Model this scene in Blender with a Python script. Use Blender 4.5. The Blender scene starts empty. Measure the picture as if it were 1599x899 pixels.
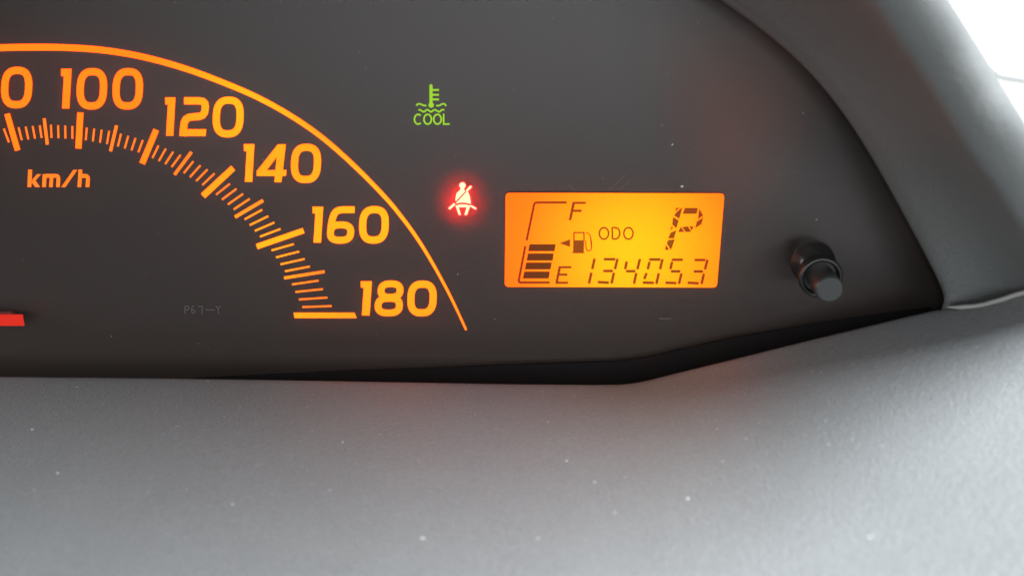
import bpy, bmesh, math, random
from mathutils import Vector, Matrix
from mathutils.bvhtree import BVHTree

random.seed(7)
scene = bpy.context.scene
COL = scene.collection
R = math.radians

# ------------------------------------------------------------------ camera
FPX = 1537.0                       # focal length in photo pixels (1599 wide)
PITCH = R(30)
DIST = 0.27
FWD = Vector((0, math.cos(PITCH), -math.sin(PITCH)))
RIGHT = Vector((1, 0, 0))
UP = RIGHT.cross(FWD)
D0 = Vector((0, 0, 0.15))          # dial point in the middle of the picture
CAM = D0 - FWD * DIST
N = Vector((-math.sin(R(4)) * math.cos(R(12)), -math.cos(R(4)) * math.cos(R(12)), math.sin(R(12))))

cam_d = bpy.data.cameras.new('camera')
cam = bpy.data.objects.new('camera', cam_d)
COL.objects.link(cam)
cam.location = CAM
cam.rotation_euler = FWD.to_track_quat('-Z', 'Y').to_euler()
cam_d.sensor_width = 36
cam_d.sensor_fit = 'HORIZONTAL'
cam_d.lens = 36 * FPX / 1599
cam_d.clip_start = 0.01
cam_d.clip_end = 50
cam_d.dof.use_dof = True
cam_d.dof.focus_distance = 0.268
cam_d.dof.aperture_fstop = 9.0
scene.camera = cam

# ------------------------------------------------------------------ world, lamps, exposure
world = bpy.data.worlds.new('World')
scene.world = world
world.use_nodes = True
wb = world.node_tree.nodes['Background']
wb.inputs['Color'].default_value = (0.86, 0.93, 1.0, 1)
wb.inputs['Strength'].default_value = 0.05


def area(name, loc, target, sx, sy, power, color):
    d = bpy.data.lights.new(name, 'AREA')
    d.shape = 'RECTANGLE'
    d.size, d.size_y = sx, sy
    d.energy = power
    d.color = color
    o = bpy.data.objects.new(name, d)
    COL.objects.link(o)
    o.location = loc
    o.rotation_euler = (Vector(target) - Vector(loc)).to_track_quat('-Z', 'Y').to_euler()
    return o


area('windscreen_light', (0.38, -0.035, 0.75), (0.32, -0.045, 0.10), 0.50, 0.22, 26.0, (0.93, 0.97, 1.0))
area('right_fill_light', (0.40, -0.30, 0.46), (0.11, -0.09, 0.15), 0.30, 0.30, 1.2, (0.95, 0.98, 1.0))  # added fill lamp close by, lifts the right side of the trim
area('rear_fill_light', (0.05, -1.50, 0.72), (0.0, 0.0, 0.17), 1.7, 0.34, 18.5, (0.95, 0.97, 1.0))  # added lamp behind the camera, placed for the sheen on the dial's top
area('left_fill_light', (-1.00, -0.30, 0.42), (0.12, -0.05, 0.18), 0.5, 0.4, 4.6, (0.95, 0.98, 1.0))  # added fill lamp that brightens the hood's right inner wall

scene.view_settings.view_transform = 'Standard'
scene.view_settings.look = 'None'
scene.view_settings.exposure = 0
scene.view_settings.gamma = 1
scene.render.engine = 'CYCLES'
scene.cycles.use_denoising = True
scene.cycles.max_bounces = 8
scene.cycles.volume_bounces = 1
scene.cycles.transparent_max_bounces = 16


# ------------------------------------------------------------------ helpers
def P(px, py, off=0.0):
    """photo pixel -> point on the plane parallel to the dial, off metres in front of it"""
    d = FWD + RIGHT * ((px - 799.5) / FPX) - UP * ((py - 449.5) / FPX)
    t = (off - (CAM - D0).dot(N)) / d.dot(N)
    return CAM + d * t


def obj(name, me, mat, parent=None, label=None, cat=None, group=None, kind=None):
    o = bpy.data.objects.new(name, me)
    COL.objects.link(o)
    if mat is not None and me is not None and not me.materials:
        me.materials.append(mat)
    if parent is not None:
        o.parent = parent
        o.matrix_parent_inverse = parent.matrix_world.inverted()
    for k, v in (('label', label), ('category', cat), ('group', group), ('kind', kind)):
        if v:
            o[k] = v
    return o


def catmull(pts, n=8, closed=False):
    out = []
    m = len(pts)
    rng = range(m) if closed else range(m - 1)
    g = lambda i: pts[i % m] if closed else pts[max(0, min(m - 1, i))]
    for i in rng:
        p0, p1, p2, p3 = g(i - 1), g(i), g(i + 1), g(i + 2)
        for k in range(n):
            t = k / n
            out.append(tuple(0.5 * (2 * b + (c - a) * t + (2 * a - 5 * b + 4 * c - d) * t * t + (3 * b - a - 3 * c + d) * t ** 3)
                             for a, b, c, d in zip(p0, p1, p2, p3)))
    if not closed:
        out.append(tuple(pts[-1]))
    return out


def ribbon(pts, w, closed=False):
    """2-D strip of width w (number or list) along pts -> list of quads"""
    m = len(pts)
    ws = w if isinstance(w, (list, tuple)) else [w] * m
    L, Rr = [], []
    for i in range(m):
        a = pts[i - 1] if (closed or i > 0) else pts[i]
        b = pts[(i + 1) % m] if (closed or i < m - 1) else pts[i]
        p = pts[i]
        d1 = Vector((p[0] - a[0], p[1] - a[1])); d2 = Vector((b[0] - p[0], b[1] - p[1]))
        if d1.length < 1e-9: d1 = d2
        if d2.length < 1e-9: d2 = d1
        d1.normalize(); d2.normalize()
        t = (d1 + d2)
        if t.length < 1e-6: t = d2
        t.normalize()
        nrm = Vector((-t.y, t.x))
        c = max(0.5, abs(t.dot(d2)))
        h = ws[i] / 2 / c
        L.append((p[0] + nrm.x * h, p[1] + nrm.y * h))
        Rr.append((p[0] - nrm.x * h, p[1] - nrm.y * h))
    q = []
    for i in range(m if closed else m - 1):
        j = (i + 1) % m
        q.append([L[i], L[j], Rr[j], Rr[i]])
    return q


def rrect(cx, cy, hw, hh, n=2.8, k=40, shear=0.0):
    """superellipse centre line"""
    out = []
    for i in range(k):
        a = 2 * math.pi * i / k
        c, s = math.cos(a), math.sin(a)
        x = hw * math.copysign(abs(c) ** (2 / n), c)
        y = hh * math.copysign(abs(s) ** (2 / n), s)
        out.append((cx + x - shear * y, cy + y))
    return out


def disc(cx, cy, rx, ry=None, k=28):
    ry = ry or rx
    return [(cx + rx * math.cos(2 * math.pi * i / k), cy + ry * math.sin(2 * math.pi * i / k)) for i in range(k)]


def arc(cx, cy, rx, ry, a0, a1, k=24):
    return [(cx + rx * math.cos(R(a0 + (a1 - a0) * i / k)), cy + ry * math.sin(R(a0 + (a1 - a0) * i / k))) for i in range(k + 1)]


def tf(polys, sc, ox, oy):
    """zoomed-view pixels -> photo pixels"""
    return [[(ox + x / sc, oy + y / sc) for x, y in p] for p in polys]


_stag = [0]


def flat(name, polys, off, mat, parent, label=None, stagger=True):
    """flat print: polygons in photo pixels laid on the plane off in front of the dial, facing the viewer"""
    bm = bmesh.new()
    cache = {}
    cen = P(799, 449, off)
    for i, poly in enumerate(polys):
        area2 = sum(a[0] * b[1] - b[0] * a[1] for a, b in zip(poly, poly[1:] + poly[:1]))
        if area2 > 0:
            poly = poly[::-1]
        vs = []
        for (x, y) in poly:
            k = (round(x, 3), round(y, 3))
            if k not in cache:
                cache[k] = bm.verts.new(P(x, y, off))
            v = cache[k]
            if v not in vs:
                vs.append(v)
        if len(vs) < 3:
            continue
        try:
            bm.faces.new(vs)
        except ValueError:
            pass
    me = bpy.data.meshes.new(name)
    bm.to_mesh(me)
    bm.free()
    return obj(name, me, mat, parent, label)


def slab(name, poly, off0, off1, mat, parent, shrink=0.0, label=None, smooth_edge=0.0):
    """closed prism between two offsets over one photo-pixel outline (same outline in 3-D at both ends)"""
    bm = bmesh.new()
    base = [P(x, y, off1) for x, y in poly]
    a = [bm.verts.new(p - N * (off1 - off0)) for p in base]
    b = [bm.verts.new(p) for p in base]
    m = len(base)
    bm.faces.new(b)
    bm.faces.new(a[::-1])
    for i in range(m):
        j = (i + 1) % m
        bm.faces.new([a[i], a[j], b[j], b[i]])
    bmesh.ops.recalc_face_normals(bm, faces=bm.faces)
    if smooth_edge:
        es = [e for e in bm.edges if all(v in b for v in e.verts)]
        bmesh.ops.bevel(bm, geom=es, offset=smooth_edge, segments=3, affect='EDGES', profile=0.5)
    me = bpy.data.meshes.new(name)
    bm.to_mesh(me)
    bm.free()
    return obj(name, me, mat, parent, label)


def grid_mesh(name, rows, mat, parent=None, flip=False, smooth=True, **kw):
    verts, faces = [], []
    w = len(rows[0])
    for r in rows:
        verts += [tuple(p) for p in r]
    for i in range(len(rows) - 1):
        for j in range(w - 1):
            f = (i * w + j, i * w + j + 1, (i + 1) * w + j + 1, (i + 1) * w + j)
            faces.append(f[::-1] if flip else f)
    me = bpy.data.meshes.new(name)
    me.from_pydata(verts, [], faces)
    if smooth:
        for p in me.polygons:
            p.use_smooth = True
    return obj(name, me, mat, parent, **kw)


def resample(pts, n):
    ln = [0.0]
    for a, b in zip(pts, pts[1:]):
        ln.append(ln[-1] + (Vector(b) - Vector(a)).length)
    out = []
    k = 0
    for i in range(n):
        s = ln[-1] * i / (n - 1)
        while k < len(pts) - 2 and ln[k + 1] < s:
            k += 1
        seg = ln[k + 1] - ln[k]
        t = 0 if seg < 1e-12 else (s - ln[k]) / seg
        out.append(Vector(pts[k]).lerp(Vector(pts[k + 1]), min(1, max(0, t))))
    return out


# ------------------------------------------------------------------ materials
def new_mat(name):
    m = bpy.data.materials.new(name)
    m.use_nodes = True
    nt = m.node_tree
    nt.nodes.clear()
    out = nt.nodes.new('ShaderNodeOutputMaterial')
    return m, nt, out


def plastic(name, col, rough, grain=0.0, grain_scale=3000.0, spec=0.5, wear=0.0, rough_var=0.0):
    m, nt, out = new_mat(name)
    b = nt.nodes.new('ShaderNodeBsdfPrincipled')
    b.inputs['Base Color'].default_value = (*col, 1)
    b.inputs['Roughness'].default_value = rough
    b.inputs['Specular IOR Level'].default_value = spec
    nt.links.new(b.outputs[0], out.inputs['Surface'])
    tc = nt.nodes.new('ShaderNodeTexCoord')
    if grain > 0:
        n1 = nt.nodes.new('ShaderNodeTexVoronoi')
        n1.inputs['Scale'].default_value = grain_scale
        n2 = nt.nodes.new('ShaderNodeTexNoise')
        n2.inputs['Scale'].default_value = grain_scale * 0.45
        n2.inputs['Detail'].default_value = 3
        ad = nt.nodes.new('ShaderNodeMath'); ad.operation = 'ADD'
        nt.links.new(tc.outputs['Object'], n1.inputs['Vector'])
        nt.links.new(tc.outputs['Object'], n2.inputs['Vector'])
        nt.links.new(n1.outputs['Distance'], ad.inputs[0])
        nt.links.new(n2.outputs['Fac'], ad.inputs[1])
        bp = nt.nodes.new('ShaderNodeBump')
        bp.inputs['Strength'].default_value = grain
        bp.inputs['Distance'].default_value = 0.00016
        nt.links.new(ad.outputs[0], bp.inputs['Height'])
        nt.links.new(bp.outputs[0], b.inputs['Normal'])
    if wear > 0:
        n3 = nt.nodes.new('ShaderNodeTexNoise')
        n3.inputs['Scale'].default_value = 45
        n3.inputs['Detail'].default_value = 7
        n3.inputs['Roughness'].default_value = 0.65
        nt.links.new(tc.outputs['Object'], n3.inputs['Vector'])
        n4 = nt.nodes.new('ShaderNodeTexNoise')
        n4.inputs['Scale'].default_value = 1400
        n4.inputs['Detail'].default_value = 2
        nt.links.new(tc.outputs['Object'], n4.inputs['Vector'])
        mx = nt.nodes.new('ShaderNodeMath'); mx.operation = 'MULTIPLY_ADD'
        mx.inputs[1].default_value = 0.9
        n5 = nt.nodes.new('ShaderNodeMath'); n5.operation = 'MULTIPLY'; n5.inputs[1].default_value = 0.22
        nt.links.new(n3.outputs['Fac'], n5.inputs[0])
        nt.links.new(n4.outputs['Fac'], mx.inputs[0])
        nt.links.new(n5.outputs[0], mx.inputs[2])
        mr = nt.nodes.new('ShaderNodeMapRange')
        mr.inputs[1].default_value = 0.36; mr.inputs[2].default_value = 0.76
        mr.inputs[3].default_value = 1 - wear; mr.inputs[4].default_value = 1 + wear
        nt.links.new(mx.outputs[0], mr.inputs[0])
        mul = nt.nodes.new('ShaderNodeVectorMath'); mul.operation = 'SCALE'
        mul.inputs[0].default_value = col
        nt.links.new(mr.outputs[0], mul.inputs['Scale'])
        nt.links.new(mul.outputs[0], b.inputs['Base Color'])
        if rough_var:
            mr2 = nt.nodes.new('ShaderNodeMapRange')
            mr2.inputs[1].default_value = 0.35; mr2.inputs[2].default_value = 0.65
            mr2.inputs[3].default_value = rough - rough_var; mr2.inputs[4].default_value = rough + rough_var
            nt.links.new(n3.outputs['Fac'], mr2.inputs[0])
            nt.links.new(mr2.outputs[0], b.inputs['Roughness'])
    return m


def emit(name, col, strength):
    m, nt, out = new_mat(name)
    e = nt.nodes.new('ShaderNodeEmission')
    e.inputs['Color'].default_value = (*col, 1)
    e.inputs['Strength'].default_value = strength
    nt.links.new(e.outputs[0], out.inputs['Surface'])
    return m


def emit_bulb(name, c_far, c_near, bulbs, strength):
    """backlight: colour shifts near the bulbs behind the translucent print. bulbs: [(point, radius)]"""
    m, nt, out = new_mat(name)
    geo = nt.nodes.new('ShaderNodeNewGeometry')
    last = None
    for p, r in bulbs:
        d = nt.nodes.new('ShaderNodeVectorMath'); d.operation = 'DISTANCE'
        nt.links.new(geo.outputs['Position'], d.inputs[0])
        d.inputs[1].default_value = p
        mr = nt.nodes.new('ShaderNodeMapRange'); mr.interpolation_type = 'SMOOTHSTEP'
        mr.inputs[1].default_value = 0.0; mr.inputs[2].default_value = r
        mr.inputs[3].default_value = 1.0; mr.inputs[4].default_value = 0.0
        nt.links.new(d.outputs['Value'], mr.inputs[0])
        if last is None:
            last = mr.outputs[0]
        else:
            mx = nt.nodes.new('ShaderNodeMath'); mx.operation = 'MAXIMUM'
            nt.links.new(last, mx.inputs[0]); nt.links.new(mr.outputs[0], mx.inputs[1])
            last = mx.outputs[0]
    mix = nt.nodes.new('ShaderNodeMix'); mix.data_type = 'RGBA'
    mix.inputs['A'].default_value = (*c_far, 1)
    mix.inputs['B'].default_value = (*c_near, 1)
    nt.links.new(last, mix.inputs['Factor'])
    e = nt.nodes.new('ShaderNodeEmission')
    e.inputs['Strength'].default_value = strength
    nt.links.new(mix.outputs['Result'], e.inputs['Color'])
    nt.links.new(e.outputs[0], out.inputs['Surface'])
    return m


def tinted(name, col):
    m, nt, out = new_mat(name)
    t = nt.nodes.new('ShaderNodeBsdfTransparent')
    t.inputs['Color'].default_value = (*col, 1)
    nt.links.new(t.outputs[0], out.inputs['Surface'])
    return m


def hazy(name, density, aniso=0.0, col=(1, 1, 1)):
    m, nt, out = new_mat(name)
    v = nt.nodes.new('ShaderNodeVolumePrincipled')
    v.inputs['Color'].default_value = (*col, 1)
    v.inputs['Density'].default_value = density
    v.inputs['Anisotropy'].default_value = aniso
    nt.links.new(v.outputs[0], out.inputs['Volume'])
    return m


M_dial = plastic('dial_black', (0.006, 0.006, 0.0065), 0.27, grain=0.25, grain_scale=5000, spec=0.42)
M_bezel = plastic('bezel_black', (0.006, 0.006, 0.007), 0.9, spec=0.0)
M_hood = plastic('hood_plastic', (0.104, 0.111, 0.109), 0.62, grain=0.7, grain_scale=1600, wear=0.10)
M_trim = plastic('trim_plastic', (0.14, 0.148, 0.150), 0.48, grain=0.75, grain_scale=1600, wear=0.13, rough_var=0.02)
M_knob = plastic('knob_plastic', (0.030, 0.032, 0.031), 0.36, spec=0.5)
M_stem = plastic('stem_plastic', (0.010, 0.010, 0.010), 0.20, spec=0.7)
M_collar = plastic('collar_plastic', (0.012, 0.012, 0.012), 0.30, spec=0.5)
M_mark = plastic('faint_ink', (0.055, 0.048, 0.048), 0.6)
M_dust = plastic('dust_grey', (0.52, 0.525, 0.51), 0.9)
M_scratch = plastic('scratch_grey', (0.16, 0.12, 0.10), 0.9, spec=0.1)
M_rim = plastic('seam_edge_highlight', (0.24, 0.24, 0.225), 0.45)  # lighter than the trim: the seam's highlight is put into the colour
M_wiper = plastic('wiper_paint', (0.55, 0.57, 0.56), 0.6)
M_print = emit_bulb('scale_backlight', (3.6, 0.285, 0.003), (3.6, 0.53, 0.003),
                    [(P(430, 385), 0.050), (P(610, 330), 0.060), (P(400, 160), 0.035)], 1.05)
M_tick = emit_bulb('tick_backlight', (2.0, 0.29, 0.012), (2.6, 0.58, 0.002), [(P(410, 388), 0.020)], 0.95)
M_lcd = emit_bulb('display_backlight', (2.4, 0.215, 0.001), (2.3, 0.62, 0.002), [(P(985, 395), 0.036)], 1.05)
M_seg = tinted('display_ink', (0.115, 0.125, 0.30))
M_bar = tinted('display_ink_dense', (0.05, 0.085, 0.75))
M_green = emit('coolant_green', (0.36, 0.72, 0.025), 1.0)
M_red = emit('belt_red', (1.0, 0.0215, 0.0125), 65.0)
M_beltline = emit('belt_line_red', (1.0, 0.06, 0.02), 0.35)
M_needle = emit('needle_red', (0.74, 0.028, 0.016), 1.0)
M_needle_side = plastic('needle_side', (0.10, 0.01, 0.01), 0.4)
M_sky = emit('bright_daylight', (1.0, 1.0, 1.0), 2.0)
M_glow = hazy('glow_haze', 23.0, 0.1, (1.0, 0.74, 0.60))  # haze layer added so the lit graphics get halos
M_lens = hazy('lens_haze', 6.5, 0.2, (1.0, 0.92, 0.88))
M_reflect = hazy('reflection_haze', 200.0, 0.2, (0.85, 0.42, 0.30))  # reddish tint stands in for a reflection in the lens
M_bloom = hazy('red_bloom_haze', 46.0, 0.1, (1.0, 0.16, 0.14))  # red haze standing in for bloom around the belt light

LENS = 0.018

# ------------------------------------------------------------------ outside
bm = bmesh.new()
cols = []
for i in range(25):
    a = R(-70 + 140 * i / 24)
    x, y = 3.2 * math.sin(a), 3.2 * math.cos(a) - 0.2
    cols.append([bm.verts.new((x, y, -2.2)), bm.verts.new((x, y, 0.4)), bm.verts.new((x * 0.8, y * 0.8, 1.9))])
for a, b in zip(cols, cols[1:]):
    for k in range(2):
        bm.faces.new([a[k], a[k + 1], b[k + 1], b[k]])
me = bpy.data.meshes.new('sky'); bm.to_mesh(me); bm.free()
obj('sky', me, M_sky, label='white overexposed daylight beyond the instrument hood', kind='structure')

# ------------------------------------------------------------------ instrument hood
Bpx = [(1452, 530), (1462, 500), (1470, 480), (1473, 464), (1465, 440), (1440, 390), (1405, 325), (1370, 262), (1335, 205), (1295, 150), (1250, 100), (1195, 52),
       (1130, 5), (1050, -45), (950, -92), (800, -138), (600, -170), (350, -187), (100, -187), (-200, -165), (-430, -110), (-590, 10), (-680, 180), (-710, 380), (-690, 590)]
Lpx = [(1800, 560), (1782, 520), (1760, 480), (1740, 435), (1708, 372), (1665, 300), (1630, 237), (1594, 178), (1555, 113), (1517, 52), (1478, -10), (1430, -85),
       (1370, -165), (1290, -245), (1180, -330), (1020, -410), (760, -475), (400, -510), (50, -515), (-350, -480), (-700, -390), (-930, -200), (-1060, 60), (-1100, 350), (-1070, 640)]
LIP = 0.070
Bc = catmull([(x, y, LENS + 0.001) for x, y in Bpx], 10)
Lc = catmull([(x, y, LIP + 0.022 * min(1.0, max(0.0, (60 - y) / 420)) - 0.032 * min(1.0, max(0.0, (y - 180) / 300))) for x, y in Lpx], 10)
B3 = [P(*p) for p in Bc]
L3 = [P(*p) for p in Lc]
NU = 160
B3, L3 = B3[:], L3[:]


def outward(i, pts):
    a = pts[max(0, i - 2)]; b = pts[min(len(pts) - 1, i + 2)]
    t = (b - a); t -= N * t.dot(N); t.normalize()
    o = N.cross(t)                      # candidates: point away from the dial centre
    c = pts[i] - P(500, 250, 0.03); c -= N * c.dot(N)
    return o if o.dot(c) > 0 else -o


def proj(p):
    v = p - CAM
    w = v.dot(FWD)
    return Vector((799.5 + FPX * v.dot(RIGHT) / w, 449.5 - FPX * v.dot(UP) / w))


n = len(B3)
OUT = [outward(i, L3) for i in range(n)]
OUTB = [outward(i, B3) for i in range(n)]
RAD = 0.0055


def lip_row(a):
    row = []
    for i in range(n):
        d = (L3[i] - B3[i]).normalized()
        o = (OUT[i] - d * OUT[i].dot(d)).normalized()
        row.append(L3[i] + d * (RAD * math.sin(a)) + o * (RAD * (1 - math.cos(a))))
    return row


# move the lip in until the rolled edge, not its start, lies on the outline
goal = [Vector((c[0], c[1])) for c in Lc]
for _ in range(4):
    rr = [lip_row(R(18 * k)) for k in range(0, 11)]
    for i in range(n):
        q = proj(L3[i] + OUT[i] * 0.001) - proj(L3[i])
        px_mm = q.length
        q.normalize()
        over = max((proj(r[i]) - goal[i]).dot(q) for r in rr)
        L3[i] = L3[i] - OUT[i] * (0.001 * over / px_mm)
rows = []
def pushed(i, px, off):
    q = proj(B3[i] + OUTB[i] * 0.001) - proj(B3[i])
    q.normalize()
    c = Vector((Bc[i][0], Bc[i][1])) + q * px
    return P(c.x, c.y, off)


rows.append([pushed(i, 10, -0.004) for i in range(n)])
rows.append([pushed(i, 6, LENS - 0.002) for i in range(n)])
rows.append([pushed(i, 1, LENS) for i in range(n)])
rows.append([B3[i] + OUTB[i] * 0.0010 for i in range(n)])
for k in range(1, 17):
    t = k / 16
    rows.append([B3[i].lerp(L3[i], t) + OUT[i] * (0.004 * math.sin(math.pi * t)) + N * (-0.004 * math.sin(math.pi * t)) for i in range(n)])
for k in range(1, 13):
    rows.append(lip_row(R(180 * k / 12)))
rows.append([rows[-1][i] - N * 0.055 for i in range(n)])
rows.append([rows[-1][i] - N * 0.045 for i in range(n)])
hood = bpy.data.objects.new('instrument_hood', None)
COL.objects.link(hood)
hood.location = P(1464, 478, LENS)
hood['label'] = 'dark grey plastic hood curving around the right side of the instrument dials'
hood['category'] = 'instrument hood'
bpy.context.view_layer.update()
hood_shell = grid_mesh('hood_shell', rows, M_hood, hood, flip=False)

# ------------------------------------------------------------------ lower trim
S = [(-1000, 570, 0.021), (-700, 574, 0.021), (-300, 581, 0.021), (0, 585.5, 0.021), (250, 588, 0.021), (400, 590, 0.021), (600, 593.5, 0.021), (800, 597, 0.021), (930, 598, 0.021),
     (978, 597.5, 0.021), (1000, 594, 0.021), (1060, 579, 0.021), (1150, 557, 0.021), (1250, 532, 0.021), (1350, 508, 0.021), (1420, 491, 0.0215), (1464, 481, 0.022)]
S3 = [P(*p) for p in S]
S3 += [P(*p) for p in catmull([(1500, 479.5, 0.0245), (1530, 477, 0.0265), (1565, 467.5, 0.029), (1599, 457, 0.031), (1680, 440, 0.036), (1800, 428, 0.043), (1950, 424, 0.049), (2150, 422, 0.055)], 4)]
S3 = resample(S3, 220)
DIRV = Vector((0, -1, 0))


def prof(s):
    """rise of the trim with distance s towards the driver"""
    z = 0.10 * s
    if s > 0.085:
        z -= (s - 0.085) ** 2 * 6.0
    return z


rows = []
steps = [0.0, 0.0004, 0.001, 0.002, 0.0035, 0.006] + [0.006 + 0.154 * (k / 40) for k in range(1, 41)]
rows.append([p + Vector((0, 0.010, -0.030)) for p in S3])
rows.append([p + Vector((0, 0.002, -0.0040)) for p in S3])
for s in steps:
    e = -0.0006 * math.exp(-s / 0.0006)
    rows.append([Vector((p.x, p.y - s, p.z + prof(s) + e)) for p in S3])
# soften across x as the sheet comes towards the driver
nx = len(S3)
for ri in range(4, len(rows)):
    s = steps[ri - 2]
    it = int(min(400, s * 6000))
    zs = [p.z for p in rows[ri]]
    ys = [p.y for p in rows[ri]]
    for _ in range(it):
        zs = [zs[0]] + [(zs[i - 1] + 2 * zs[i] + zs[i + 1]) / 4 for i in range(1, nx - 1)] + [zs[-1]]
        ys = [ys[0]] + [(ys[i - 1] + 2 * ys[i] + ys[i + 1]) / 4 for i in range(1, nx - 1)] + [ys[-1]]
    rows[ri] = [Vector((p.x, y, z)) for p, y, z in zip(rows[ri], ys, zs)]
trim = grid_mesh('dashboard_trim', rows, M_trim, flip=True,
                 label='dusty grey plastic dashboard trim in front of and below the dials', cat='dashboard trim')
# rounded edge of the trim where it meets the hood
bead = [P(*p) for p in catmull([(1478, 479.5, 0.0236), (1500, 479.6, 0.0250), (1530, 477, 0.0270), (1565, 467.5, 0.0295), (1599, 457, 0.0315), (1680, 440, 0.0365), (1800, 428, 0.0435)], 6)]
bm = bmesh.new()
rings = []
for i, p in enumerate(bead):
    t = (bead[min(i + 1, len(bead) - 1)] - bead[max(0, i - 1)]).normalized()
    u = t.cross(FWD).normalized(); v = t.cross(u)
    rad = 0.0006 * min(1.0, 0.15 + i / 8)
    rings.append([bm.verts.new(p + u * rad * math.cos(a) + v * rad * math.sin(a)) for a in [2 * math.pi * q / 10 for q in range(10)]])
for a, b in zip(rings, rings[1:]):
    for i in range(10):
        bm.faces.new([a[i], a[(i + 1) % 10], b[(i + 1) % 10], b[i]]).smooth = True
bm.faces.new(rings[0]); bm.faces.new(rings[-1])
bmesh.ops.recalc_face_normals(bm, faces=bm.faces)
me = bpy.data.meshes.new('rounded_edge'); bm.to_mesh(me); bm.free()
obj('rounded_edge', me, M_rim, trim)
bpy.context.view_layer.update()
trim_bvh = BVHTree.FromObject(trim, bpy.context.evaluated_depsgraph_get())

# ------------------------------------------------------------------ instrument cluster
cl = bpy.data.objects.new('instrument_cluster', None)
COL.objects.link(cl)
cl.location = P(700, 590, 0.0)
cl['label'] = 'black instrument cluster with orange speedometer scale, warning lights and orange display'
cl['category'] = 'instrument cluster'
bpy.context.view_layer.update()

dial_outline = [tuple(proj(pushed(i, 9, 0.0))) for i in range(4, n)]
dial = slab('dial_face', dial_outline + [(-500, 640), (1000, 640), (1400, 560)], -0.003, 0.0, M_dial, cl,
            label='matt black dial face printed with the speed scale')
band_top = [(300, 592), (430, 585), (540, 580), (640, 576.5), (800, 570), (960, 565), (1010, 559), (1130, 531), (1280, 505), (1400, 487.5), (1456, 481)]
slab('bezel', band_top + [(1462, 488), (1440, 520), (1000, 630), (300, 620)], 0.0037, 0.0048, M_bezel, cl)

lens_outline = [(x, y) for x, y, _ in Bc[6:]] + [(-500, 604), (0, 606), (700, 612), (985, 612), (1300, 535), (1440, 500)]
cx0, cy0 = 600, 250
lens_outline = [(x - (5 if x > 1000 else 0), y) for x, y in lens_outline]
slab('lens', lens_outline, LENS - 0.0022, LENS, M_lens, cl, label='clear plastic lens over the dials')
slab('dial_glow_haze', [tuple(proj(pushed(i, 3, 0.0034))) for i in range(8, n)] + [(-500, 620), (1000, 620), (1390, 530)], 0.0010, 0.0034, M_glow, cl,
     label='added haze layer giving the lit dial graphics their glow')

PR = 0.0003

# scale arc
A = [(-120, 86, 12), (-60, 79, 11.5), (0, 75, 11), (50, 74.2, 11), (100, 74.6, 10.8), (150, 77.6, 10.5), (200, 84.5, 10.2), (250, 95.8, 10), (300, 111, 9.6),
     (350, 129.8, 9.2), (400, 151.3, 8.8), (450, 178.5, 8.4), (500, 212.5, 8), (550, 256, 7.4), (600, 306.5, 6.8), (630, 342.5, 6.2), (655, 377.5, 5.6),
     (680, 419, 5.0), (705, 466, 4.4), (728, 515, 3.6)]
A = catmull(A, 6)
flat('scale_arc', ribbon([(a[0], a[1]) for a in A], [a[2] - 0.6 for a in A]), PR, M_print, dial, label='tapering orange arc around the speed scale')


# ticks
def tick(x0, y0, x1, y1, w):
    w -= 0.5
    flat('tick_mark', ribbon([(x0, y0), (x1, y1)], w), PR, M_tick if w < 7 else M_print, dial)


for t in [(11, 178, 27.5, 235, 9), (125.5, 176, 122.5, 232, 10), (244, 203, 222, 255.5, 9.6), (364, 262.5, 317, 306, 10), (474, 360, 401, 385, 9)]:
    tick(*t)
flat('tick_mark', [[(458.5, 488), (553.5, 488), (557, 496.5), (460, 496.5)]], PR, M_print, dial)
for t in [(69, 185, 74, 226, 5.4), (182, 196, 172.5, 236.5, 5.6), (299, 237.5, 272.5, 273, 5.6), (411, 313, 367, 339, 5.8), (507, 424, 443.5, 434, 5.2)]:
    tick(*t)
minor = [((-14, 214, -4, 232), (6, 201, 14, 222.5), 2),
         ((29, 199, 34, 219), (62, 196, 65, 215.5), 4), ((79.5, 195, 80.5, 215.5), (113, 197, 113, 217), 4),
         ((135.5, 199.5, 134, 219), (170.5, 204.5, 167, 225), 4), ((189, 209, 184, 229), (223, 219, 216, 238), 4),
         ((247.5, 227.5, 238, 247), (282, 242, 268, 261), 4), ((302, 252, 287, 270.5), (335, 271, 316, 289), 4),
         ((359, 287, 337.5, 304), (390, 310.5, 365, 327), 4), ((409.5, 327.5, 382, 342.5), (438, 357.5, 406, 369.5), 4),
         ((459, 381, 424, 391), (484, 416, 445, 423.5), 4), ((497.5, 438, 456, 444), (518, 477.7, 472, 479.2), 4)]
for a, b, k in minor:
    for i in range(k):
        f = i / (k - 1)
        tick(*[p + (q - p) * f for p, q in zip(a, b)], 3.5)


# digits of the speed scale
def dig0(x0, x1, y0, y1, t):
    h = y1 - y0
    sh = 0.035
    return ribbon(rrect((x0 + x1) / 2, (y0 + y1) / 2, (x1 - x0 - t) / 2 - sh * h * 0.25, (h - t) / 2, 2.7, 44, sh), t, True)


def dig1(x0, x1, y0, y1, t):
    w = x1 - x0
    h = y1 - y0
    return [[(x0, y0), (x1, y0), (x0 + w * 0.79, y1), (x0 + w * 0.10, y1), (x0 + w * 0.27, y0 + h * 0.185), (x0 + 0.02 * w, y0 + h * 0.185)]]


def norm(polys, x0, x1, y0, y1, W, H):
    return [[(x0 + (x1 - x0) * x / W, y0 + (y1 - y0) * y / H) for x, y in p] for p in polys]


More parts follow.
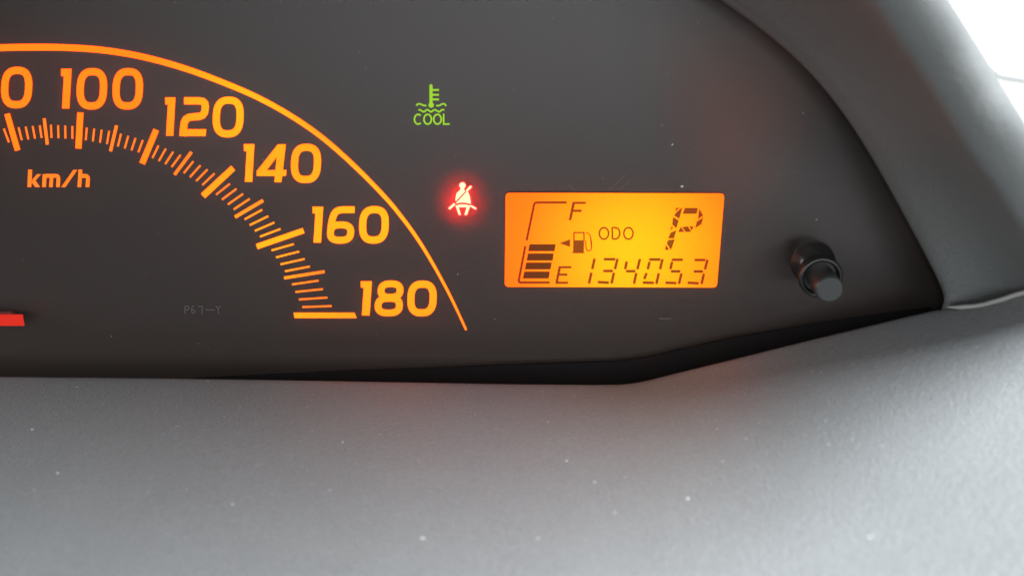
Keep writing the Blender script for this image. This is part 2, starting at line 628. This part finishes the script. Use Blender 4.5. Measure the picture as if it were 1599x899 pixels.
def dig2(x0, x1, y0, y1, t):
    path = [(7.2, 5.5), (20, 5.5), (31, 5.5)] + [(36.5, 6.6), (39.6, 9.6), (40.6, 14), (40.3, 19), (39.2, 24), (36.2, 28.2), (30.5, 30.2), (22, 30.6), (15.5, 31.4), (10.2, 34.4), (7.6, 39.5), (6.7, 45), (5.8, 55), (5.3, 61)]
    return norm(ribbon(path, 11.2) + [[(1, 50.2), (42, 50.2), (41, 61), (0, 61)]], x0, x1, y0, y1, 46.2, 61)


def dig4(x0, x1, y0, y1, t):
    W, H = 47, 60
    p = [[(33.5, 0), (46, 0), (39, 60), (28, 60)],
         [(0.0, 41.5), (47, 40.5), (46.2, 50.2), (0.2, 50.2)],
         [(33.5, 0), (40, 0), (34, 17), (15, 42), (0, 42.5)]]
    return norm(p, x0, x1, y0, y1, W, H)


def dig6(x0, x1, y0, y1, t):
    W, H = 44, 58.5
    p = ribbon(rrect(21.4, 41.2, 15.9, 12.1, 2.7, 40, 0.05), 10.6, True)
    p += ribbon(catmull([(43.6, 5.3), (30, 5.3), (22, 5.5), (15.5, 7.6), (11.3, 12.6), (8.6, 20), (6.6, 30), (5.6, 40)], 5), 10.6)
    return norm(p, x0, x1, y0, y1, W, H)


def dig8(x0, x1, y0, y1, t):
    W, H = 46, 56.5
    p = ribbon(rrect(25.2, 15.8, 14.7, 10.6, 2.6, 40, 0.05), 10.4, True)
    p += ribbon(rrect(22.4, 39.8, 16.6, 11.6, 2.6, 40, 0.05), 10.4, True)
    return norm(p, x0, x1, y0, y1, W, H)


numbers = [('80', [(dig8, -56, -7, 104.5, 169.5), (dig0, 1, 51, 104.5, 169.5)]),
           ('100', [(dig1, 95, 112, 107.5, 170), (dig0, 119, 168, 106.5, 171.5), (dig0, 175, 224, 106.5, 171.5)]),
           ('120', [(dig1, 257.5, 274.2, 152, 212.5), (dig2, 280, 326.5, 152, 213), (dig0, 331.5, 381.2, 151, 215)]),
           ('140', [(dig1, 380.5, 397.5, 225, 284.3), (dig4, 400.6, 447.6, 225.3, 284.8), (dig0, 453.6, 502, 224.5, 286.2)]),
           ('160', [(dig1, 487.7, 505, 322.5, 379), (dig6, 510.2, 554.5, 322, 380.5), (dig0, 560, 607.8, 321.6, 380.6)]),
           ('180', [(dig1, 563, 581, 438.8, 492.6), (dig8, 584.3, 631, 437.6, 493.8), (dig0, 635.4, 682.6, 437.8, 494)])]
for name, ds in numbers:
    for f, x0, x1, y0, y1 in ds:
        flat('digit', f(x0 + 0.3, x1 - 0.3, y0 + 0.3, y1 - 0.3, 10.9), PR, M_print, dial)

# km/h  (zoom 12.3 x, origin 30,250)
Z = lambda p: tf(p, 12.3, 30, 250)
k_ = [[(172, 185), (248, 185), (232, 520), (160, 520)], [(245, 385), (345, 272), (418, 272), (305, 400)], [(240, 400), (305, 385), (400, 520), (310, 520), (240, 425)]]
m_ = [[(452, 275), (525, 275), (513, 520), (440, 520)], [(590, 325), (655, 325), (643, 520), (573, 520)]] + \
     ribbon(catmull([(500, 303), (640, 303), (710, 304), (742, 320), (752, 360), (750, 420), (744, 520)], 5), 70)
s_ = [[(1040, 190), (1115, 190), (885, 520), (808, 520)]]
h_ = [[(1140, 185), (1210, 185), (1190, 520), (1120, 520)]] + \
     ribbon(catmull([(1190, 305), (1255, 305), (1295, 312), (1318, 340), (1320, 380), (1316, 440), (1310, 520)], 5), 72)
for p in (k_, m_, s_, h_):
    flat('unit_letter', Z(p), PR, M_tick, dial)

# faint P67-Y stamp (zoom 15.99 x, origin 270,465)
Z = lambda p: tf(p, 15.99, 270, 465)
st = [ribbon([(305, 190), (305, 395)], 32) + ribbon(catmull([(305, 205), (380, 205), (400, 245), (380, 290), (305, 295)], 5), 28),
      ribbon(catmull([(545, 205), (490, 215), (470, 290), (475, 360), (510, 385), (545, 360), (540, 310), (480, 295)], 5), 28),
      ribbon([(630, 205), (740, 205), (725, 395)], 28),
      [[(815, 283), (1035, 283), (1035, 308), (815, 308)]],
      ribbon([(1075, 190), (1130, 270), (1145, 395)], 28) + ribbon([(1180, 190), (1140, 270)], 28)]
for p in st:
    flat('stamp_letter', Z(p), PR, M_mark, dial)

# ------------------------------------------------------------------ needle
nd = [(-420, 497), (-420, 503), (0, 508.5), (36.5, 508.5), (33.8, 491.8), (0, 492)]
needle = slab('needle', nd, 0.0052, 0.0058, M_needle, cl, label='red speedometer needle at rest')
nb = [(-420, 496), (-420, 503), (0, 507), (33, 507), (17, 487), (0, 487)]
slab('needle_body', nb, 0.0036, 0.0050, M_needle_side, needle)

# ------------------------------------------------------------------ warning lights
Z = lambda p: tf(p, 10.578, 630, 120)
cool = flat('coolant_light', Z(ribbon([(455, 150), (455, 470)], 52) + [disc(455, 150, 26), disc(458, 470, 45)]), PR, M_green, cl,
            label='green low coolant temperature light reading COOL')
for y in (220, 300, 376):
    flat('thermometer_mark', Z(ribbon([(478, y), (587, y)], 32)), PR, M_green, cool)
for w in ([(213, 478), (240, 452), (282, 452), (330, 474), (378, 478)], [(540, 478), (590, 476), (640, 452), (680, 452), (705, 486)],
          [(247, 547), (278, 550), (335, 580), (395, 546), (455, 580), (515, 546), (590, 580), (635, 548), (675, 550)]):
    flat('water_wave', Z(ribbon(catmull(w, 6), 27)), PR, M_green, cool)
flat('letter', Z(ribbon(arc(243, 703, 62, 80, -48, -312, 36), 27)), PR, M_green, cool)
flat('letter', Z(ribbon(disc(400, 703, 62, 80, 40), 27, True)), PR, M_green, cool)
flat('letter', Z(ribbon(disc(562, 703, 62, 80, 40), 27, True)), PR, M_green, cool)
flat('letter', Z(ribbon([(664, 612), (664, 783), (765, 783)], 27)), PR, M_green, cool)

Z = lambda p: tf(p, 8.99, 690, 250)
belt = flat('seat_belt_light', Z([[(262, 395), (312, 395), (316, 425), (332, 436), (195, 580), (188, 560), (196, 500), (212, 455), (250, 425), (260, 415)]]), PR, M_red, cl,
            label='glowing red seat belt warning light of a belted seated figure')
flat('head', Z([disc(289, 358, 44)]), PR + 5e-5, M_red, belt)
flat('torso', Z([[(205, 596), (350, 440), (372, 452), (390, 500), (402, 560), (407, 618), (350, 602), (290, 596), (240, 600), (200, 612)]]), PR, M_red, belt)
flat('lap', Z([[(190, 640), (240, 625), (290, 620), (350, 625), (402, 640), (352, 770), (316, 770), (345, 664), (238, 664), (270, 770), (236, 770)]]), PR, M_red, belt)
for a, b, w in (((346, 436), (403, 376), 30), ((112, 675), (182, 612), 34), ((404, 640), (472, 680), 26)):
    flat('strap', Z(ribbon([a, b], w) + [disc(*b, w / 2) if w == 30 else disc(*(a if w == 34 else b), w / 2)]), PR, M_red, belt)
flat('belt_line', Z(ribbon([(340, 438), (190, 598)], 14) + ribbon(catmull([(192, 625), (240, 611), (292, 606), (350, 612), (402, 630)], 5), 13)), PR - 1e-4, M_beltline, belt)

# ------------------------------------------------------------------ display
def rounded_quad(q, r, k=6):
    out = []
    m = len(q)
    for i in range(m):
        a, p, b = Vector(q[i - 1]), Vector(q[i]), Vector(q[(i + 1) % m])
        u, v = (a - p).normalized(), (b - p).normalized()
        s, e = p + u * r, p + v * r
        for j in range(k + 1):
            t = j / k
            w = s * (1 - t) ** 2 + p * (2 * t * (1 - t)) + e * t * t
            out.append((w.x, w.y))
    return out


LQ = [(789.5, 301), (1131.3, 302), (1119.5, 449), (788, 448)]
screen = flat('display_screen', [rounded_quad(LQ, 7)], PR, M_lcd, cl, label='glowing orange display with fuel gauge, gear and odometer')
hole = rounded_quad(LQ, 7)
big = rounded_quad([(788.6, 299.6), (1132.2, 300.8), (1120.3, 450), (787.2, 449)], 7.5)
bm = bmesh.new()
m = len(hole)
r0 = [bm.verts.new(P(x, y, PR)) for x, y in hole]
r1 = [bm.verts.new(P(x, y, 0.0009)) for x, y in big]
for i in range(m):
    j = (i + 1) % m
    bm.faces.new([r0[i], r0[j], r1[j], r1[i]])
me = bpy.data.meshes.new('display_frame'); bm.to_mesh(me); bm.free()
obj('display_frame', me, M_bezel, screen)

SG = 0.0006
Z = lambda p: tf(p, 5.995, 800, 300)
flat('gauge_outline', Z(ribbon([(510, 97), (232, 97), (214, 101), (205, 112), (134, 452)], 22)), SG, M_seg, screen)
flat('gauge_outline', Z(ribbon([(122, 503), (61, 822), (63, 838), (76, 845), (351, 845)], 22)), SG, M_seg, screen)
for b in ([(160, 487), (407, 487), (395, 553), (148, 553)], [(146, 573), (388, 573), (378, 640), (133, 640)],
          [(130, 658), (370, 658), (358, 723), (116, 723)], [(112, 742), (353, 742), (340, 808), (97, 808)]):
    flat('fuel_bar', Z([b]), SG, M_bar, screen)
flat('fuel_letter', Z([[(563, 90), (590, 90), (553, 264), (527, 264)], [(590, 90), (690, 90), (686, 112), (585.3, 112)], [(574.6, 163), (651, 163), (646, 186), (569.7, 186)]]), SG, M_seg, screen)
flat('fuel_letter', Z([[(433, 692), (459, 692), (424.5, 858), (400, 858)], [(459, 692), (555, 692), (551, 713), (454.6, 713)],
                       [(444.8, 760), (518, 760), (514, 782), (440.3, 782)], [(429, 836), (524, 836), (520, 858), (424.5, 858)]]), SG, M_seg, screen)
flat('fuel_arrow', Z([[(440, 478), (541, 440), (541, 513)]]), SG, M_seg, screen)
flat('fuel_pump', Z([[(570, 380), (578, 372), (670, 372), (678, 380), (678, 385), (570, 385)], [(570, 385), (584, 385), (584, 450), (570, 450)], [(664, 385), (678, 385), (678, 450), (664, 450)],
                     [(570, 450), (672, 450), (670, 563), (568, 563)], [(556, 563), (678, 563), (678, 572), (556, 572)]]
                    + ribbon(catmull([(676, 455), (687, 464), (689, 500), (692, 528), (702, 544), (716, 548), (732, 541), (741, 522), (739, 480), (734, 430), (722, 397), (706, 384), (690, 377)], 4),
                             [11] * 30 + [11, 13, 15, 15, 14, 13, 12, 11, 10, 10, 9, 9, 9, 9, 9, 9, 9, 9, 9])), SG, M_seg, screen)
flat('display_letter', Z(ribbon(disc(858, 386, 43, 54, 36), 16, True)), SG, M_seg, screen)
flat('display_letter', Z(ribbon(catmull([(937, 438), (937, 385), (937, 334), (968, 334), (993, 346), (1006, 385), (993, 424), (968, 438), (937, 438)], 4), 16)), SG, M_seg, screen)
flat('display_letter', Z(ribbon(disc(1087, 386, 43, 54, 36), 16, True)), SG, M_seg, screen)

Z = lambda p: tf(p, 4.4417, 780, 290)
gear = [[(1285, 154), (1377, 154), (1367, 195), (1270, 195)], [(1224, 153), (1248, 152), (1219, 182)], [(1258, 156), (1269, 152), (1247, 230), (1211, 207), (1222, 188)],
        [(1385, 157), (1414, 206), (1376, 233), (1381, 190)], [(1415, 219), (1401, 266), (1356, 296), (1368, 248)], [(1204, 216), (1243, 241), (1227, 296), (1197, 268)],
        [(1238, 321), (1257, 284), (1284, 321)], [(1266, 287), (1306, 280), (1331, 320), (1292, 322)], [(1316, 281), (1347, 282), (1332, 311)],
        [(1193, 279), (1205, 291), (1183, 314)], [(1227, 307), (1211, 364), (1169, 366), (1186, 326)], [(1216, 371), (1190, 447), (1159, 399), (1171, 376)], [(1154, 408), (1178, 444), (1147, 446)]]
flat('gear_letter', Z(gear), SG, M_seg, screen)

Z = lambda p: tf(p, 6.6625, 880, 400)


def seg(a, b, w=29, cut=9):
    """LCD bar with pointed ends"""
    A_, B_ = Vector(a), Vector(b)
    d = (B_ - A_).normalized(); nn = Vector((-d.y, d.x)) * (w / 2)
    q = [A_, A_ + d * cut + nn, B_ - d * cut + nn, B_, B_ - d * cut - nn, A_ + d * cut - nn]
    return [(v.x, v.y) for v in q]


odo = [[((324, 20), (297, 139)), ((291, 165), (263, 288))],
       [((415, 31), (543, 31)), ((562, 22), (534, 140)), ((408, 153), (518, 153)), ((525, 167), (498, 288)), ((352, 268), (476, 275))],
       [((659, 50), (639, 140)), ((796, 24), (767, 140)), ((645, 155), (752, 155)), ((758, 169), (732, 290))],
       [((886, 34), (1012, 34)), ((1031, 25), (1003, 140)), ((896, 53), (875, 140)), ((866, 170), (838, 242)), ((820, 273), (945, 277)), ((992, 172), (964, 292))],
       [((1131, 53), (1110, 140)), ((1122, 37), (1246, 37)), ((1113, 157), (1220, 157)), ((1228, 174), (1200, 292)), ((1055, 275), (1178, 279))],
       [((1358, 39), (1480, 39)), ((1499, 31), (1470, 142)), ((1350, 158), (1455, 158)), ((1462, 176), (1434, 294)), ((1286, 275), (1411, 281))]]
for dgt in odo:
    flat('odometer_digit', Z([seg(a, b) for a, b in dgt]), SG, M_seg, screen)


# ------------------------------------------------------------------ reset knob
def lathe(name, prof_, p0, axis, mat, parent, k=40, label=None):
    """prof_: [(height along axis, radius)]"""
    ax = axis.normalized()
    u = ax.orthogonal().normalized(); v = ax.cross(u)
    bm = bmesh.new()
    rings = []
    for h, r in prof_:
        rings.append([bm.verts.new(p0 + ax * h + (u * math.cos(2 * math.pi * i / k) + v * math.sin(2 * math.pi * i / k)) * r) for i in range(k)])
    for a, b in zip(rings, rings[1:]):
        for i in range(k):
            j = (i + 1) % k
            bm.faces.new([a[i], a[j], b[j], b[i]])
    bm.faces.new(rings[-1])
    bm.faces.new(rings[0][::-1])
    me = bpy.data.meshes.new(name)
    bmesh.ops.recalc_face_normals(bm, faces=bm.faces)
    for f in bm.faces:
        f.smooth = len(f.verts) == 4
    bm.to_mesh(me); bm.free()
    return obj(name, me, mat, parent, label)


kb, kc, kt = P(1260, 392, 0.0005), P(1281, 432, LENS), P(1296, 452.5, 0.0285)
ax1, ax2 = kc - kb, kt - kc
knob = lathe('reset_knob', [(0.0, 0.0033), (ax2.length + 0.0030, 0.0034), (ax2.length + 0.0036, 0.00325), (ax2.length + 0.0040, 0.0028)], kc - ax2.normalized() * 0.004, ax2, M_knob, cl,
             label='small black push knob beside the display')
Lk = ax1.length
lathe('stem', [(0.0, 0.0041), (Lk * 0.35, 0.0041), (Lk * 0.38, 0.0056), (Lk * 0.50, 0.0056), (Lk * 0.53, 0.0040), (Lk - 0.004, 0.0040)], kb, ax1, M_stem, knob)
lathe('collar', [(0.0, 0.0050), (0.0030, 0.0054), (0.0040, 0.0052), (0.0044, 0.0047), (0.0040, 0.0042), (0.0025, 0.0040)], kc - N * 0.003, N, M_collar, knob)

# ------------------------------------------------------------------ bar outside
wp = [(1480, 112), (1540, 118.5), (1570, 122), (1600, 127), (1660, 138), (1750, 158)]


def ray(px, py):
    return (FWD + RIGHT * ((px - 799.5) / FPX) - UP * ((py - 449.5) / FPX))


pts = [CAM + ray(*p) * 1.1 for p in wp]
bm = bmesh.new()
rings = []
for i, p in enumerate(pts):
    t = (pts[min(i + 1, len(pts) - 1)] - pts[max(0, i - 1)]).normalized()
    u = t.cross(FWD).normalized(); v = t.cross(u)
    rings.append([bm.verts.new(p + u * 0.0055 * math.cos(a) + v * 0.0055 * math.sin(a)) for a in [2 * math.pi * q / 10 for q in range(10)]])
for a, b in zip(rings, rings[1:]):
    for i in range(10):
        bm.faces.new([a[i], a[(i + 1) % 10], b[(i + 1) % 10], b[i]])
bm.faces.new(rings[0]); bm.faces.new(rings[-1])
bmesh.ops.recalc_face_normals(bm, faces=bm.faces)
me = bpy.data.meshes.new('windscreen_strip'); bm.to_mesh(me); bm.free()
obj('windscreen_strip', me, M_wiper, label='pale grey blurred strip against the white daylight outside', cat='strip', kind='thing')

# ------------------------------------------------------------------ dust
bm = bmesh.new()


def speck(pos, r, nrm):
    mt = Matrix.Translation(pos) @ nrm.to_track_quat('Z', 'Y').to_matrix().to_4x4() @ Matrix.Rotation(random.uniform(0, 6.3), 4, 'Z') @ \
        Matrix.Diagonal((r * random.uniform(0.8, 1.5), r * random.uniform(0.6, 1.0), r * random.uniform(0.35, 0.6), 1))
    bmesh.ops.create_icosphere(bm, subdivisions=1, radius=1.0, matrix=mt)


spots = [(535, 690, 2.4), (120, 604, 1.5), (325, 594, 1.6), (480, 634, 1.6), (50, 670, 1.8), (488, 673, 1.4), (594, 678, 1.4), (90, 738, 2.2), (363, 787, 2.6), (515, 765, 1.8),
         (660, 840, 4.0), (885, 719, 2.6), (848, 611, 1.4), (856, 658, 1.6), (928, 752, 2.2), (1074, 778, 3.0), (1120, 669, 1.6), (1128, 720, 1.8), (1118, 656, 1.3), (1282, 581, 1.2), (1268, 580, 1.1),
         (1289, 657, 1.8), (1294, 693, 1.8), (1331, 685, 1.9), (1359, 838, 3.4), (1268, 608, 1.1), (1165, 684, 1.7), (1526, 541, 1.3), (400, 661, 1.2), (350, 650, 1.1), (277, 665, 1.2), (375, 636, 1.2),
         (960, 800, 2.6), (840, 840, 2.8), (1378, 695, 1.8)]
for _ in range(420):
    spots.append((random.uniform(0, 1599), 595 + 304 * random.random(), random.choice([0.35, 0.45, 0.5, 0.6])))
for _ in range(200):
    spots.append((random.gauss(1290, 110), random.gauss(650, 60), random.choice([0.35, 0.45, 0.55, 0.7])))
for _ in range(170):
    spots.append((random.uniform(0, 1599), 600 + 299 * random.random() ** 1.3, random.choice([0.6, 0.7, 0.8, 0.9, 1.1])))
for px, py, r in spots:
    loc, nrm, _, dist = trim_bvh.ray_cast(CAM, ray(px, py).normalized())
    if loc is not None:
        if nrm.z < 0:
            nrm = -nrm
        speck(loc, r * 0.8 * dist / FPX, nrm)
me = bpy.data.meshes.new('dust'); bm.to_mesh(me); bm.free()
obj('dust', me, M_dust, label='pale dust specks scattered on the grey trim', kind='stuff')
bm = bmesh.new()
for px, py, r in [(1065, 291, 3.0), (1050, 226, 2.6), (174, 525, 1.2), (310, 536, 1.0), (362, 143, 1.0), (1275, 343, 1.4), (715, 428, 1.3), (773, 498, 1.0), (1254, 177, 0.9)]:
    speck(P(px, py, 0.0038 if r > 2 else LENS + 0.0002), r * 0.0001757 * 0.7, N)
for _ in range(110):
    speck(P(random.uniform(0, 1430), random.uniform(0, 560), LENS + 0.0002), random.choice([0.35, 0.4, 0.5, 0.65]) * 0.0001757 * 0.7, N)
me = bpy.data.meshes.new('lens_dust'); bm.to_mesh(me); bm.free()
obj('lens_dust', me, M_dust, cl, kind='stuff')
bm = bmesh.new()
for a, b, w in [((889, 289), (897, 297), 0.7), ((950, 297), (976, 274), 0.7), ((967, 297), (985, 281), 0.5), ((1030, 497.5), (1048, 497.2), 0.9), ((548, 382), (560, 366), 0.5), ((580, 438), (592, 470), 0.4)]:
    for q in ribbon([a, b], w):
        bm.faces.new([bm.verts.new(P(x, y, 0.0037)) for x, y in q])
me = bpy.data.meshes.new('scratches'); bm.to_mesh(me); bm.free()
obj('scratches', me, M_scratch, cl, kind='stuff')

# soft-edged hazy patches: bell-shaped closed solids lying on a plane parallel to the dial
def bell(name, px, py, off, rx, ry, height, mat, parent, rot=0.0, wob=0.0, sig=0.42, label=None, kind=None):
    q = N.to_track_quat('Z', 'Y').to_matrix().to_4x4()
    mt = Matrix.Translation(P(px, py, off)) @ q @ Matrix.Rotation(R(rot), 4, 'Z')
    bm = bmesh.new()
    K, J = 48, 12
    top = [bm.verts.new(mt @ Vector((0, 0, height)))]
    bot = [bm.verts.new(mt @ Vector((0, 0, 0)))]
    edge = math.exp(-1 / (2 * sig * sig))
    rt, rb = [], []
    for j in range(1, J + 1):
        f = j / J
        h = height * max(0.0, math.exp(-f * f / (2 * sig * sig)) - edge) / (1 - edge)
        a, b = [], []
        for i in range(K):
            t = 2 * math.pi * i / K
            w = 1 + wob * (0.6 * math.sin(2 * t + 1) + 0.4 * math.sin(3 * t + 2.2))
            x, y = rx * f * w * math.cos(t), ry * f * w * math.sin(t)
            a.append(bm.verts.new(mt @ Vector((x, y, h))))
            b.append(a[-1] if j == J else bm.verts.new(mt @ Vector((x, y, 0))))
        rt.append(a); rb.append(b)
    for i in range(K):
        k = (i + 1) % K
        bm.faces.new([top[0], rt[0][i], rt[0][k]])
        bm.faces.new([bot[0], rb[0][k], rb[0][i]])
        for j in range(J - 1):
            bm.faces.new([rt[j][i], rt[j + 1][i], rt[j + 1][k], rt[j][k]])
            bm.faces.new([rb[j][i], rb[j][k], rb[j + 1][k], rb[j + 1][i]])
    bmesh.ops.recalc_face_normals(bm, faces=bm.faces)
    me = bpy.data.meshes.new(name); bm.to_mesh(me); bm.free()
    return obj(name, me, mat, parent, label=label, kind=kind)


bell('belt_bloom', 722, 313, 0.0036, 0.0090, 0.0095, 0.0055, M_bloom, belt)  # haze dome added to make the belt light's red halo
bell('reddish_reflection', 1145, 170, LENS + 0.0003, 0.021, 0.033, 0.0012, M_reflect, cl, rot=35, wob=0.18, kind='stuff')  # reddish lens reflection made as a tinted haze patch
